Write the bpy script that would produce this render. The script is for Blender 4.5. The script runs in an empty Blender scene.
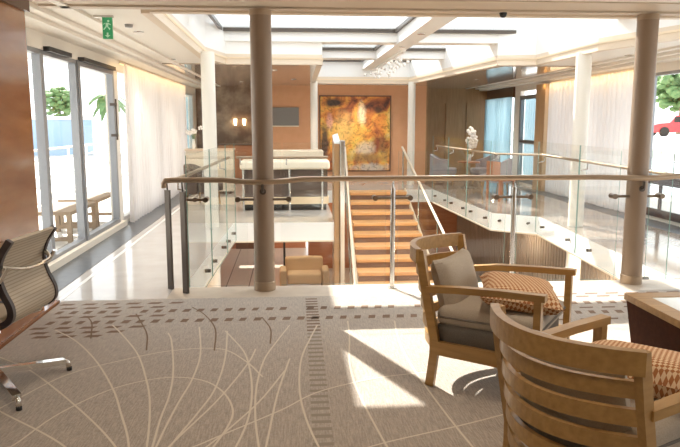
import bpy, bmesh, math, random
from mathutils import Vector, Matrix
random.seed(7)
S = bpy.context.scene
COL = S.collection
PI = math.pi

# ------------------------------------------------------------------ helpers
def obj(name, bm, mats, parent=None, smooth=False, loc=None):
    bmesh.ops.recalc_face_normals(bm, faces=bm.faces)
    me = bpy.data.meshes.new(name)
    bm.to_mesh(me); bm.free()
    for m in (mats if isinstance(mats, (list, tuple)) else [mats]):
        me.materials.append(m)
    if smooth:
        for p in me.polygons: p.use_smooth = True
        try: me.set_sharp_from_angle(angle=math.radians(40))
        except Exception: pass
    o = bpy.data.objects.new(name, me); COL.objects.link(o)
    if parent is not None: o.parent = parent
    if loc is not None: o.location = loc
    return o

def tag(o, label=None, cat=None, group=None, kind=None):
    if label: o['label'] = label
    if cat: o['category'] = cat
    if group: o['group'] = group
    if kind: o['kind'] = kind
    return o

def thing(name, label, cat, loc=(0, 0, 0), rz=0, group=None):
    o = bpy.data.objects.new(name, None); COL.objects.link(o)
    o.empty_display_size = .1
    o.location = loc; o.rotation_euler = (0, 0, rz)
    return tag(o, label, cat, group)

def struct(name, bm, mats, label=None, cat=None, smooth=False):
    o = obj(name, bm, mats, smooth=smooth)
    return tag(o, label, cat, None, 'structure')

def dup(root, loc, rz, label, group=None):
    r = root.copy(); COL.objects.link(r); r.location = loc; r.rotation_euler = (0, 0, rz)
    r['label'] = label
    if group: r['group'] = group
    for ch in list(root.children):
        c = ch.copy(); COL.objects.link(c); c.parent = r
        for g in list(ch.children):
            d = g.copy(); COL.objects.link(d); d.parent = c
    return r

def NB(): return bmesh.new()

def box(bm, x0, x1, y0, y1, z0, z1, mi=0):
    v = [bm.verts.new(p) for p in ((x0,y0,z0),(x1,y0,z0),(x1,y1,z0),(x0,y1,z0),(x0,y0,z1),(x1,y0,z1),(x1,y1,z1),(x0,y1,z1))]
    fs = [bm.faces.new([v[i] for i in f]) for f in ((0,3,2,1),(4,5,6,7),(0,1,5,4),(1,2,6,5),(2,3,7,6),(3,0,4,7))]
    for f in fs: f.material_index = mi
    return v, fs

def B(*a, mi=0):
    bm = NB(); box(bm, *a, mi=mi); return bm

def rbox(bm, x0, x1, y0, y1, z0, z1, r=.01, seg=2, mi=0):
    b = NB(); box(b, x0, x1, y0, y1, z0, z1, mi)
    bmesh.ops.bevel(b, geom=list(b.edges), offset=r, segments=seg, profile=.5, affect='EDGES')
    merge(bm, b, mi=mi)

def merge(bm, b, M=None, mi=None):
    mp = {}
    for v in b.verts: mp[v] = bm.verts.new(M @ v.co if M else v.co)
    for f in b.faces:
        try:
            nf = bm.faces.new([mp[v] for v in f.verts])
            nf.material_index = f.material_index if mi is None else mi
            nf.smooth = f.smooth
        except ValueError: pass
    b.free()

def bar(bm, p0, p1, w, h, up=(0, 0, 1), mi=0):
    """oriented box from p0 to p1, w across (horizontal), h along up"""
    p0, p1 = Vector(p0), Vector(p1); d = (p1 - p0).normalized(); up = Vector(up)
    if abs(d.dot(up)) > .99: up = Vector((1, 0, 0))
    s = d.cross(up).normalized(); u = s.cross(d).normalized()
    v = []
    for p in (p0, p1):
        for a, b in ((-1, -1), (1, -1), (1, 1), (-1, 1)):
            v.append(bm.verts.new(p + s * (a * w / 2) + u * (b * h / 2)))
    for f in ((0,1,2,3),(7,6,5,4),(0,4,5,1),(1,5,6,2),(2,6,7,3),(3,7,4,0)):
        bm.faces.new([v[i] for i in f]).material_index = mi

def tube(bm, pts, r, seg=10, mi=0, caps=True, radii=None):
    pts = [Vector(p) for p in pts]; n = len(pts); rings = []
    prev = None
    for i, p in enumerate(pts):
        d = (pts[min(i+1, n-1)] - pts[max(i-1, 0)]).normalized()
        if prev is None:
            a = Vector((0, 0, 1)) if abs(d.z) < .9 else Vector((1, 0, 0))
            s = d.cross(a).normalized()
        else:
            s = (prev - d * prev.dot(d)).normalized()
        prev = s; u = d.cross(s)
        rr = radii[i] if radii else r
        rings.append([bm.verts.new(p + (s*math.cos(2*PI*k/seg) + u*math.sin(2*PI*k/seg))*rr) for k in range(seg)])
    for a, b in zip(rings, rings[1:]):
        for k in range(seg):
            f = bm.faces.new((a[k], a[(k+1) % seg], b[(k+1) % seg], b[k])); f.material_index = mi; f.smooth = True
    if caps:
        bm.faces.new(rings[0][::-1]).material_index = mi; bm.faces.new(rings[-1]).material_index = mi

def lathe(bm, prof, seg=24, c=(0, 0, 0), mi=0):
    rings = []
    for r, z in prof:
        rings.append([bm.verts.new((c[0]+max(r,1e-4)*math.cos(2*PI*k/seg), c[1]+max(r,1e-4)*math.sin(2*PI*k/seg), c[2]+z)) for k in range(seg)])
    for a, b in zip(rings, rings[1:]):
        for k in range(seg):
            f = bm.faces.new((a[k], a[(k+1) % seg], b[(k+1) % seg], b[k])); f.material_index = mi; f.smooth = True
    bm.faces.new(rings[0][::-1]).material_index = mi; bm.faces.new(rings[-1]).material_index = mi

def plate(bm, outer, holes, z0, z1, mi=0, side=None):
    side = mi if side is None else side
    b = NB(); es = []
    for lp in [outer] + holes:
        vs = [b.verts.new((x, y, 0)) for x, y in lp]
        for i in range(len(vs)): es.append(b.edges.new((vs[i], vs[(i+1) % len(vs)])))
    bmesh.ops.triangle_fill(b, edges=es, use_beauty=True)
    for z in (z0, z1):
        mp = {v: bm.verts.new((v.co.x, v.co.y, z)) for v in b.verts}
        for f in b.faces: bm.faces.new([mp[v] for v in f.verts]).material_index = mi
    b.free()
    for lp in [outer] + holes:
        n = len(lp)
        for i in range(n):
            a, c = lp[i], lp[(i+1) % n]
            bm.faces.new([bm.verts.new((p[0], p[1], z)) for p, z in ((a,z0),(c,z0),(c,z1),(a,z1))]).material_index = side
    bmesh.ops.remove_doubles(bm, verts=bm.verts, dist=1e-5)

def sweep(bm, pts, w, h, mi=0):
    """rectangular section (w horizontal, h vertical) along a path of points"""
    pts = [Vector(p) for p in pts]; n = len(pts); rings = []
    for i, p in enumerate(pts):
        d = pts[min(i+1, n-1)] - pts[max(i-1, 0)]; d.z = 0; d.normalize()
        s = Vector((d.y, -d.x, 0))
        rings.append([bm.verts.new(p + s*(a*w/2) + Vector((0, 0, b*h/2))) for a, b in ((-1,-1),(1,-1),(1,1),(-1,1))])
    for a, b in zip(rings, rings[1:]):
        for k in range(4): bm.faces.new((a[k], a[(k+1) % 4], b[(k+1) % 4], b[k])).material_index = mi
    bm.faces.new(rings[0][::-1]).material_index = mi; bm.faces.new(rings[-1]).material_index = mi

def cushion(bm, lx, ly, lz, M=None, p=4.0, n=14, pinch=.12, mi=0):
    """soft pillow: two bulging skins meeting in a seam"""
    top, bot = {}, {}
    M = M or Matrix()
    for i in range(n+1):
        for j in range(n+1):
            u, v = -1+2*i/n, -1+2*j/n
            k = 1 - pinch*(1-abs(u)**2)*(abs(v)**3) , 1 - pinch*(1-abs(v)**2)*(abs(u)**3)
            x, y = u*lx/2*k[1], v*ly/2*k[0]
            t = max(0, (1-abs(u)**p)*(1-abs(v)**p))**.5
            edge = i in (0, n) or j in (0, n)
            top[i, j] = bm.verts.new(M @ Vector((x, y, lz/2*t)))
            bot[i, j] = top[i, j] if edge else bm.verts.new(M @ Vector((x, y, -lz/2*t)))
    for i in range(n):
        for j in range(n):
            for d in (top, bot):
                f = bm.faces.new((d[i,j], d[i+1,j], d[i+1,j+1], d[i,j+1])); f.smooth = True; f.material_index = mi

def softbox(bm, x0, x1, y0, y1, z0, z1, r=.04, bulge=.02, mi=0, M=None):
    b = NB(); box(b, x0, x1, y0, y1, z0, z1)
    bmesh.ops.bevel(b, geom=list(b.edges), offset=r, segments=4, profile=.5, affect='EDGES')
    bmesh.ops.subdivide_edges(b, edges=[e for e in b.edges if e.calc_length() > .15], cuts=4, use_grid_fill=True)
    cx, cy, hx, hy = (x0+x1)/2, (y0+y1)/2, (x1-x0)/2, (y1-y0)/2
    zc = (z0+z1)/2
    for v in b.verts:
        a, c = (v.co.x-cx)/hx, (v.co.y-cy)/hy
        v.co.z += bulge*(1-a*a)*(1-c*c)*(1 if v.co.z > zc else 0)
    for f in b.faces: f.smooth = True
    merge(bm, b, M, mi)

def spline(P, n=8):
    P = [Vector((p[0], p[1], p[2] if len(p) > 2 else 0)) for p in P]; out = []
    Q = [P[0]*2-P[1]] + P + [P[-1]*2-P[-2]]
    for i in range(1, len(Q)-2):
        a, b, c, d = Q[i-1:i+3]
        for k in range(n):
            t = k/n
            out.append(.5*((2*b)+(c-a)*t+(2*a-5*b+4*c-d)*t*t+(3*b-a-3*c+d)*t**3))
    out.append(P[-1]); return out

# ------------------------------------------------------------------ materials
def mat(name, col, rough=.5, metal=0, emit=None, estr=0, noise=None, bump=None, trans=0, coat=0, spec=None, sheen=0):
    """noise=(scale, col2, (sx,sy,sz), lo, hi); bump=(scale, strength, (sx,sy,sz))"""
    m = bpy.data.materials.new(name); m.use_nodes = True
    nt = m.node_tree; b = nt.nodes['Principled BSDF']
    b.inputs['Base Color'].default_value = (*col, 1); b.inputs['Roughness'].default_value = rough
    b.inputs['Metallic'].default_value = metal
    if coat: b.inputs['Coat Weight'].default_value = coat; b.inputs['Coat Roughness'].default_value = .08
    if spec is not None: b.inputs['Specular IOR Level'].default_value = spec
    if sheen: b.inputs['Sheen Weight'].default_value = sheen
    if emit: b.inputs['Emission Color'].default_value = (*emit, 1); b.inputs['Emission Strength'].default_value = estr
    tc = nt.nodes.new('ShaderNodeTexCoord')
    if noise:
        sc, c2, st, lo, hi = noise
        mp = nt.nodes.new('ShaderNodeMapping'); mp.inputs['Scale'].default_value = st
        nz = nt.nodes.new('ShaderNodeTexNoise'); nz.inputs['Scale'].default_value = sc; nz.inputs['Detail'].default_value = 5
        cr = nt.nodes.new('ShaderNodeValToRGB')
        cr.color_ramp.elements[0].position = lo; cr.color_ramp.elements[0].color = (*col, 1)
        cr.color_ramp.elements[1].position = hi; cr.color_ramp.elements[1].color = (*c2, 1)
        nt.links.new(tc.outputs['Object'], mp.inputs['Vector']); nt.links.new(mp.outputs[0], nz.inputs['Vector'])
        nt.links.new(nz.outputs[0], cr.inputs[0]); nt.links.new(cr.outputs[0], b.inputs['Base Color'])
    if bump:
        sc, s_, st = bump
        mp = nt.nodes.new('ShaderNodeMapping'); mp.inputs['Scale'].default_value = st
        nz = nt.nodes.new('ShaderNodeTexNoise'); nz.inputs['Scale'].default_value = sc
        bp = nt.nodes.new('ShaderNodeBump'); bp.inputs['Strength'].default_value = s_; bp.inputs['Distance'].default_value = .01
        nt.links.new(tc.outputs['Object'], mp.inputs['Vector']); nt.links.new(mp.outputs[0], nz.inputs['Vector'])
        nt.links.new(nz.outputs[0], bp.inputs['Height']); nt.links.new(bp.outputs[0], b.inputs['Normal'])
    return m

def glassmat(name, tint, refl=.06, rough=0.0):
    m = bpy.data.materials.new(name); m.use_nodes = True; nt = m.node_tree
    nt.nodes.remove(nt.nodes['Principled BSDF']); out = nt.nodes['Material Output']
    t = nt.nodes.new('ShaderNodeBsdfTransparent'); t.inputs[0].default_value = (*tint, 1)
    g = nt.nodes.new('ShaderNodeBsdfGlossy'); g.inputs['Roughness'].default_value = rough
    lw = nt.nodes.new('ShaderNodeLayerWeight'); lw.inputs[0].default_value = .25
    mr = nt.nodes.new('ShaderNodeMapRange'); mr.inputs[3].default_value = refl*.5; mr.inputs[4].default_value = .55
    mx = nt.nodes.new('ShaderNodeMixShader')
    pw = nt.nodes.new('ShaderNodeMath'); pw.operation = 'POWER'; pw.inputs[1].default_value = 3
    nt.links.new(lw.outputs['Facing'], pw.inputs[0]); nt.links.new(pw.outputs[0], mr.inputs[0]); nt.links.new(mr.outputs[0], mx.inputs[0])
    nt.links.new(t.outputs[0], mx.inputs[1]); nt.links.new(g.outputs[0], mx.inputs[2])
    nt.links.new(mx.outputs[0], out.inputs[0])
    return m

def sheermat(name, col, transp=.25, tl=.5):
    m = bpy.data.materials.new(name); m.use_nodes = True; nt = m.node_tree
    nt.nodes.remove(nt.nodes['Principled BSDF']); out = nt.nodes['Material Output']
    d = nt.nodes.new('ShaderNodeBsdfDiffuse'); d.inputs[0].default_value = (*col, 1)
    l = nt.nodes.new('ShaderNodeBsdfTranslucent'); l.inputs[0].default_value = (*col, 1)
    t = nt.nodes.new('ShaderNodeBsdfTransparent')
    a = nt.nodes.new('ShaderNodeMixShader'); a.inputs[0].default_value = tl
    b = nt.nodes.new('ShaderNodeMixShader'); b.inputs[0].default_value = transp
    nt.links.new(d.outputs[0], a.inputs[1]); nt.links.new(l.outputs[0], a.inputs[2])
    nt.links.new(a.outputs[0], b.inputs[1]); nt.links.new(t.outputs[0], b.inputs[2]); nt.links.new(b.outputs[0], out.inputs[0])
    return m

def emis(name, col, s):
    return mat(name, (.0, .0, .0), .5, emit=col, estr=s)

M = {}
M['carpet'] = mat('carpet', (.29,.235,.185), .95, noise=(9, (.47,.385,.305), (14,1.2,1), .35, .68), bump=(120, .5, (1,.3,1)), spec=.1, sheen=.6)
M['carpet_line'] = mat('carpet_line', (.70,.63,.53), .95, spec=.1)
M['carpet_dash'] = mat('carpet_dash', (.25,.175,.13), .95, spec=.1)
M['carpet_faint'] = mat('carpet_faint', (.24,.17,.12), .95, spec=.1)
M['carpet_bar'] = mat('carpet_bar', (.33,.285,.235), .95, spec=.1)
M['stone'] = mat('stone', (.56,.52,.48), .10, noise=(3, (.49,.45,.41), (1,1,1), .3, .75))
M['stone_beige'] = mat('stone_beige', (.62,.53,.43), .35, noise=(6, (.52,.43,.34), (1,1,1), .3, .75))
M['galfloor'] = mat('gallery_floor', (.30,.25,.21), .10, noise=(3, (.26,.215,.18), (1,1,1), .3, .75))
M['stone_line'] = mat('stone_line', (.88,.87,.84), .2)
M['stone_dark'] = mat('stone_dark', (.085,.09,.10), .3, noise=(8, (.13,.14,.15), (1,1,1), .3, .8), spec=.3)
M['fascia'] = mat('fascia', (.92,.93,.92), .3)
M['underslab'] = mat('underslab', (.62,.52,.42), .6)
M['white'] = mat('white_paint', (.86,.85,.82), .5)
M['cream'] = mat('cream_paint', (.80,.73,.63), .55)
M['creamy'] = mat('warm_white_paint', (.84,.79,.71), .5)
M['ceilgloss'] = mat('gloss_ceiling', (.50,.41,.33), .10, coat=.5)
M['trimbeige'] = mat('trim_beige', (.74,.62,.48), .4)
M['bulkhead'] = mat('bulkhead', (.60,.50,.39), .5)
M['orange'] = mat('orange_wall', (.70,.375,.20), .6, noise=(5, (.74,.41,.23), (1,1,1), .3, .7))
M['oak'] = mat('oak', (.345,.185,.055), .36, noise=(6, (.47,.275,.09), (.6,6,6), .3, .75), coat=.1)
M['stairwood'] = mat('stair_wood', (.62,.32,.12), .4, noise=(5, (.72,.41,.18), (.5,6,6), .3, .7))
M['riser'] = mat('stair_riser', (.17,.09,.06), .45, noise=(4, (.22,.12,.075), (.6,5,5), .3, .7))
M['panelwood'] = mat('panel_wood', (.31,.12,.048), .16, noise=(2.2, (.41,.18,.08), (1,1,5), .3, .75), coat=.6)
M['paneldark'] = mat('panel_dark', (.13,.065,.035), .3)
M['darkwood'] = mat('dark_wood', (.37,.205,.09), .35, noise=(4, (.45,.265,.125), (5,5,.6), .3, .7))
M['tablewood'] = mat('table_dark', (.055,.017,.008), .6, noise=(6, (.075,.025,.012), (1,6,6), .3, .7), spec=.04)
M['bronze'] = mat('bronze', (.40,.30,.21), .32, metal=.55)
M['column'] = mat('column_brown', (.29,.21,.148), .42, metal=.15)
M['whitecol'] = mat('column_white', (.83,.79,.71), .45)
M['steel'] = mat('steel', (.62,.60,.57), .22, metal=1)
M['chrome'] = mat('chrome', (.82,.81,.78), .08, metal=1)
M['dkmetal'] = mat('dark_bronze', (.10,.08,.065), .35, metal=.6)
M['clampmetal'] = mat('clamp_bronze', (.19,.14,.10), .3, metal=.6)
M['jamb'] = mat('jamb_wood', (.50,.33,.18), .4, noise=(4, (.57,.39,.22), (5,5,.6), .3, .7))
M['black'] = mat('black', (.02,.02,.02), .5)
M['alum'] = mat('aluminium_frame', (.30,.31,.33), .4, metal=.4)
M['winframe'] = mat('window_frame', (.62,.60,.57), .4)
M['glass'] = glassmat('glass', (.985,.994,.99), .06)
M['skyglass'] = glassmat('sky_glass', (.96,.97,.97), .03)
M['glassedge'] = mat('glass_edge', (.20,.33,.29), .15)
M['sheer'] = sheermat('sheer_curtain', (.80,.765,.75), .04, .28)
M['blue'] = sheermat('blue_curtain', (.42,.64,.74), .12, .5)
M['cushion'] = mat('taupe_fabric', (.40,.335,.26), .9, noise=(180, (.47,.40,.32), (1,1,1), .35, .65), bump=(260, .25, (1,1,1)), spec=.15, sheen=.1)
M['basefab'] = mat('charcoal_fabric', (.16,.14,.12), .9, noise=(180, (.20,.175,.15), (1,1,1), .35, .65), bump=(260, .25, (1,1,1)), spec=.15)
M['mesh'] = mat('chair_mesh', (.42,.34,.25), .65)
M['chairdark'] = mat('chair_dark', (.06,.045,.045), .4)
M['tvgrey'] = mat('tv_screen', (.24,.23,.22), .3)
M['leaf'] = mat('leaf', (.10,.20,.07), .7, noise=(3, (.2,.32,.12), (1,1,1), .3, .7))
M['bark'] = mat('bark', (.28,.2,.13), .8)
M['carred'] = mat('car_paint', (.62,.05,.06), .3, coat=.5)
M['deck'] = mat('deck', (.70,.66,.60), .7, noise=(3, (.6,.56,.5), (8,.6,1), .3, .7))
M['quay'] = mat('quay', (.55,.53,.50), .9)
M['hazedblue'] = mat('hazed_blue_paint', (.34,.48,.62), .7)  # shed blue, lightened to put bright haze into the colour
M['greyfab'] = mat('grey_fabric', (.36,.34,.36), .85)
M['tanfab'] = mat('tan_fabric', (.74,.56,.35), .8)
M['creamtop'] = mat('cream_top', (.84,.76,.62), .35)
M['redwood'] = mat('red_wood', (.38,.15,.07), .3, noise=(4, (.46,.2,.1), (.6,1,5), .3, .7))
M['bardark'] = mat('bar_dark', (.10,.066,.05), .4)
M['frost'] = mat('frosted_top', (.80,.84,.82), .12, coat=.4)
M['green'] = mat('sign_green', (.03,.25,.10), .4, emit=(.03,.35,.13), estr=.25)
M['signwhite'] = mat('sign_white', (.45,.65,.5), .4, emit=(.5,1,.65), estr=.15)
M['petal'] = mat('petal', (.92,.91,.88), .6)
M['slat'] = mat('slat_wall', (.26,.205,.16), .5, noise=(3, (.33,.265,.21), (6,6,.5), .3, .7))
M['lampwarm'] = emis('lamp_warm', (1, .78, .48), 12)
M['ledwarm'] = emis('led_warm', (1, .72, .36), 2.2)
M['ledsoft'] = emis('led_soft', (1, .80, .55), .8)
M['grout'] = mat('lower_line', (.12,.08,.06), .5)
M['lowfloor'] = mat('lower_floor', (.42,.33,.25), .3, noise=(4, (.48,.385,.30), (6,.5,1), .3, .7))
M['marble'] = mat('marble', (.20,.13,.09), .2, noise=(2.5, (.40,.30,.21), (1,1,1), .42, .66), coat=.4)
M['crystal'] = mat('crystal', (.92,.90,.86), .05, spec=.9, coat=1)

# woven check for the small pillows
def weave():
    m = bpy.data.materials.new('woven_check'); m.use_nodes = True; nt = m.node_tree; b = nt.nodes['Principled BSDF']
    tc = nt.nodes.new('ShaderNodeTexCoord'); mp = nt.nodes.new('ShaderNodeMapping')
    mp.inputs['Rotation'].default_value = (0, 0, .6); mp.inputs['Scale'].default_value = (58, 74, .01)
    ck = nt.nodes.new('ShaderNodeTexChecker'); ck.inputs['Scale'].default_value = 1
    ck.inputs['Color1'].default_value = (.40,.155,.06,1); ck.inputs['Color2'].default_value = (.74,.54,.34,1)
    nt.links.new(tc.outputs['Object'], mp.inputs[0]); nt.links.new(mp.outputs[0], ck.inputs[0]); nt.links.new(ck.outputs[0], b.inputs['Base Color'])
    b.inputs['Roughness'].default_value = .85; b.inputs['Specular IOR Level'].default_value = .15
    bp = nt.nodes.new('ShaderNodeBump'); bp.inputs['Strength'].default_value = .4; bp.inputs['Distance'].default_value = .004
    nt.links.new(ck.outputs['Fac'], bp.inputs['Height']); nt.links.new(bp.outputs[0], b.inputs['Normal'])
    return m
M['weave'] = weave()

# ribbed mesh of the office chair: fine horizontal ribs
def ribs():
    m = M['mesh']; nt = m.node_tree; b = nt.nodes['Principled BSDF']
    tc = nt.nodes.new('ShaderNodeTexCoord'); wv = nt.nodes.new('ShaderNodeTexWave')
    wv.bands_direction = 'Z'; wv.inputs['Scale'].default_value = 17
    cr = nt.nodes.new('ShaderNodeValToRGB')
    cr.color_ramp.elements[0].color = (.34,.28,.21,1); cr.color_ramp.elements[1].color = (.50,.42,.32,1)
    cr.color_ramp.elements[0].position = .02; cr.color_ramp.elements[1].position = .35
    nt.links.new(tc.outputs['Object'], wv.inputs[0]); nt.links.new(wv.outputs[0], cr.inputs[0]); nt.links.new(cr.outputs[0], b.inputs['Base Color'])
ribs()

# abstract painting
def artmat():
    m = bpy.data.materials.new('abstract_art'); m.use_nodes = True; nt = m.node_tree; b = nt.nodes['Principled BSDF']
    b.inputs['Roughness'].default_value = .45
    N, L = nt.nodes.new, nt.links.new
    tc = N('ShaderNodeTexCoord')
    nz = N('ShaderNodeTexNoise'); nz.inputs['Scale'].default_value = 1.6; nz.inputs['Detail'].default_value = 6; nz.inputs['Distortion'].default_value = 1.4
    L(tc.outputs['Object'], nz.inputs[0])
    cr = N('ShaderNodeValToRGB'); e = cr.color_ramp.elements
    e[0].position = .28; e[0].color = (.10,.03,.015,1); e[1].position = .72; e[1].color = (.85,.62,.22,1)
    for p, c in ((.40,(.42,.12,.035,1)), (.48,(.72,.27,.05,1)), (.56,(.85,.43,.08,1)), (.63,(.80,.52,.10,1))):
        k = e.new(p); k.color = c
    L(nz.outputs[0], cr.inputs[0]); cur = cr.outputs[0]
    # soft blobs: x, z centre in painting metres, radii, colour, amount
    for cx, cz, rx, rz, col, am in ((-.62,.86,.30,.13,(.05,.03,.025,1),.95), (.66,.66,.16,.12,(.07,.035,.02,1),.85), (.18,.55,.13,.34,(.92,.82,.55,1),.85),
                                    (-.33,.1,.34,.55,(.86,.60,.20,1),.6), (.72,-.3,.3,.32,(.20,.045,.03,1),.8), (.28,-.42,.30,.22,(.72,.66,.52,1),.75), (.05,.0,.32,.4,(.90,.62,.12,1),.4),
                                    (-.86,-.25,.14,.55,(.045,.03,.03,1),.9), (.35,-.68,.62,.14,(.36,.22,.07,1),.75), (.45,-.95,.62,.13,(.62,.60,.54,1),.8), (-.72,.35,.1,.3,(.75,.42,.35,1),.7)):
        mp = N('ShaderNodeMapping'); mp.inputs['Location'].default_value = (-cx/rx, 0, -cz/rz); mp.inputs['Scale'].default_value = (1/rx, 0, 1/rz)
        ds = N('ShaderNodeTexNoise'); ds.inputs['Scale'].default_value = 5
        L(tc.outputs['Object'], mp.inputs[0]); L(tc.outputs['Object'], ds.inputs[0])
        ln = N('ShaderNodeVectorMath'); ln.operation = 'LENGTH'; L(mp.outputs[0], ln.inputs[0])
        ad = N('ShaderNodeMath'); ad.operation = 'ADD'; L(ln.outputs['Value'], ad.inputs[0]); L(ds.outputs[0], ad.inputs[1])
        mr = N('ShaderNodeMapRange'); mr.inputs[1].default_value = 1.0; mr.inputs[2].default_value = 1.65; mr.inputs[3].default_value = am; mr.inputs[4].default_value = 0
        L(ad.outputs[0], mr.inputs[0])
        mx = N('ShaderNodeMix'); mx.data_type = 'RGBA'; L(mr.outputs[0], mx.inputs[0]); L(cur, mx.inputs[6]); mx.inputs[7].default_value = col
        cur = mx.outputs[2]
    n2 = N('ShaderNodeTexNoise'); n2.inputs['Scale'].default_value = 6; n2.inputs['Detail'].default_value = 8; n2.inputs['Distortion'].default_value = 2.2
    L(tc.outputs['Object'], n2.inputs[0])
    c2 = N('ShaderNodeValToRGB'); c2.color_ramp.elements[0].position = .36; c2.color_ramp.elements[0].color = (.12,.06,.04,1)
    c2.color_ramp.elements[1].position = .50; c2.color_ramp.elements[1].color = (1,1,1,1)
    L(n2.outputs[0], c2.inputs[0])
    mu = N('ShaderNodeMix'); mu.data_type = 'RGBA'; mu.blend_type = 'MULTIPLY'; mu.inputs[0].default_value = .5
    L(cur, mu.inputs[6]); L(c2.outputs[0], mu.inputs[7]); cur = mu.outputs[2]
    L(cur, b.inputs['Base Color'])
    return m
M['art'] = artmat()

# ------------------------------------------------------------------ camera
F, TH, PH = 670., math.atan(100.5/670), math.atan(50/670*math.cos(math.atan(100.5/670)))
cam = bpy.data.cameras.new('camera'); co = bpy.data.objects.new('camera', cam); COL.objects.link(co)
cam.sensor_fit = 'HORIZONTAL'; cam.sensor_width = 36; cam.lens = 36*F/680; cam.clip_end = 400; cam.clip_start = .05
co.location = (0, 0, 1.6); co.rotation_euler = (PI/2-TH, 0, -PH)
S.camera = co

# ------------------------------------------------------------------ shell
LX, RX = -2.65, 6.03
CZ = 2.65
HOLE = [(-1.06,6.5),(-.93,10.8),(.72,10.8),(.75,16.0),(3.45,16.0),(3.6,11.7),(4.25,11.15),(3.95,6.5)]
OPEN = [(-1.28,6.62),(-1.32,11.0),(-1.1,12.05),(.58,12.1),(.66,17.75),(3.14,17.75),(3.70,12.0),(4.35,11.85),(4.38,9.5),(4.78,8.1),(4.78,6.62)]

bm = NB(); plate(bm, [(-3,-3.2),(6.2,-3.2),(6.2,21.2),(-3,21.2)], [HOLE[::-1]], -.3, 0, 0, 1)
struct('floor', bm, [M['stone'], M['fascia']], 'pale glossy stone floor around the open stairwell', 'floor')
bm = NB()
box(bm, LX, LX+.42, 6.08, 16.5, 0, .004); box(bm, RX-.42, RX, 6.5, 15.6, 0, .004)
struct('trim_1', bm, M['stone_dark'], 'dark stone strips along the side glazing', 'floor border')
bm = NB()
box(bm, LX+.52, LX+.56, 6.08, 16.5, 0, .003)
struct('trim_2', bm, M['stone_line'], 'thin white inlay line in the gallery floor', 'floor inlay')
bm = NB(); plate(bm, [(3.97,6.52),(RX-.44,6.52),(RX-.44,20.3),(3.55,20.3),(3.49,16.0),(3.64,11.74),(4.29,11.18)], [], 0, .003)
struct('trim_15', bm, M['galfloor'], 'brownish glossy floor of the right gallery', 'floor')
bm = NB(); box(bm, -1.15, 6.03, 6.06, 6.5, 0, .003)
struct('trim_3', bm, M['stone_beige'], 'beige stone threshold under the front railing', 'threshold')
# warm lit strip along the bottom rim of the opening
bm = NB()
for a, b in zip(HOLE[:3], HOLE[1:4]):
    bar(bm, (a[0],a[1],-.31), (b[0],b[1],-.31), .03, .02)
for a, b in zip(HOLE[4:], HOLE[5:]):
    bar(bm, (a[0],a[1],-.31), (b[0],b[1],-.31), .03, .02)
struct('trim_4', bm, M['ledsoft'], 'warm light strip under the edge of the opening', 'light strip')

# lower deck
bm = NB(); box(bm, -3, 8, 5.5, 27, -3.0, -2.7)
struct('floor_lower', bm, M['lowfloor'], 'wooden floor of the deck below', 'floor')
bm = NB()
for x in (-1.75, -1.15): box(bm, x, x+.025, 8, 26, -2.7, -2.695)
struct('trim_5', bm, M['grout'], 'dark inlay lines on the lower deck floor', 'floor inlay')
bm = NB(); box(bm, -3, 8, 5.3, 5.5, -3, -.3)
struct('wall_lower_front', bm, M['underslab'])
bm = NB(); box(bm, -3.2, -3, 5.3, 27, -3, -.3); struct('wall_lower_left', bm, M['redwood'])
bm = NB(); box(bm, -3, .5, 23.0, 23.2, -3, -.3); box(bm, .5, 5.2, 19.6, 19.8, -3, -.3); struct('wall_lower_back', bm, M['redwood'])
bm = NB(); box(bm, -1.9, -.9, 22.93, 22.99, -2.7, -.6); struct('door_3', bm, M['paneldark'], 'dark doorway at the back of the deck below', 'door')
bm = NB(); box(bm, 5.0, 5.2, 5.5, 19.6, -2.7, -.3)
y = 5.6
while y < 19.4:
    box(bm, 4.93, 5.0, y, y+.07, -2.6, -.35); y += .13
struct('wall_lower_right', bm, M['slat'], 'slatted brown wall on the deck below', 'wall')

# ceiling
bm = NB(); plate(bm, [(-3,-3.2),(6.2,-3.2),(6.2,21.2),(-3,21.2)], [OPEN[::-1]], CZ, CZ+.14, 0, 1)
struct('ceiling', bm, [M['creamy'], M['trimbeige']], 'cream ceiling around the skylight', 'ceiling')
bm = NB()
plate(bm, [(-2.6,12.35),(.5,12.35),(.58,17.5),(.58,19.2),(-2.6,19.2)], [], CZ-.02, CZ)
plate(bm, [(3.95,12.4),(5.9,12.4),(5.9,20.4),(3.3,20.4),(3.3,17.5)], [], CZ-.02, CZ)
struct('ceiling_gloss', bm, M['ceilgloss'], 'glossy beige ceiling panels of the rear galleries', 'ceiling')
# stepped cornices along both side walls and bulkhead over the front edge
bm = NB(); box(bm, LX, LX+.28, -3, 19.5, CZ-.09, CZ); box(bm, LX+.28, LX+.40, 5, 19.5, CZ-.045, CZ); box(bm, LX+.62, LX+.70, 5, 19.5, CZ-.03, CZ)
struct('trim_6', bm, M['creamy'], 'stepped cornice along the left side ceiling', 'cornice')
bm = NB(); box(bm, RX-.28, RX, -3, 20.4, CZ-.09, CZ); box(bm, RX-.40, RX-.28, 5, 20.4, CZ-.045, CZ); box(bm, RX-.70, RX-.62, 5, 20.4, CZ-.03, CZ)
struct('trim_7', bm, M['creamy'], 'stepped cornice along the right side ceiling', 'cornice')
bm = NB(); box(bm, -2.2, 5.9, 6.30, 6.42, CZ-.03, CZ); box(bm, -2.2, 5.9, 5.9, 6.3, CZ-.012, CZ)
struct('trim_8', bm, M['bulkhead'], 'beige beam across the ceiling before the skylight', 'beam')
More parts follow.
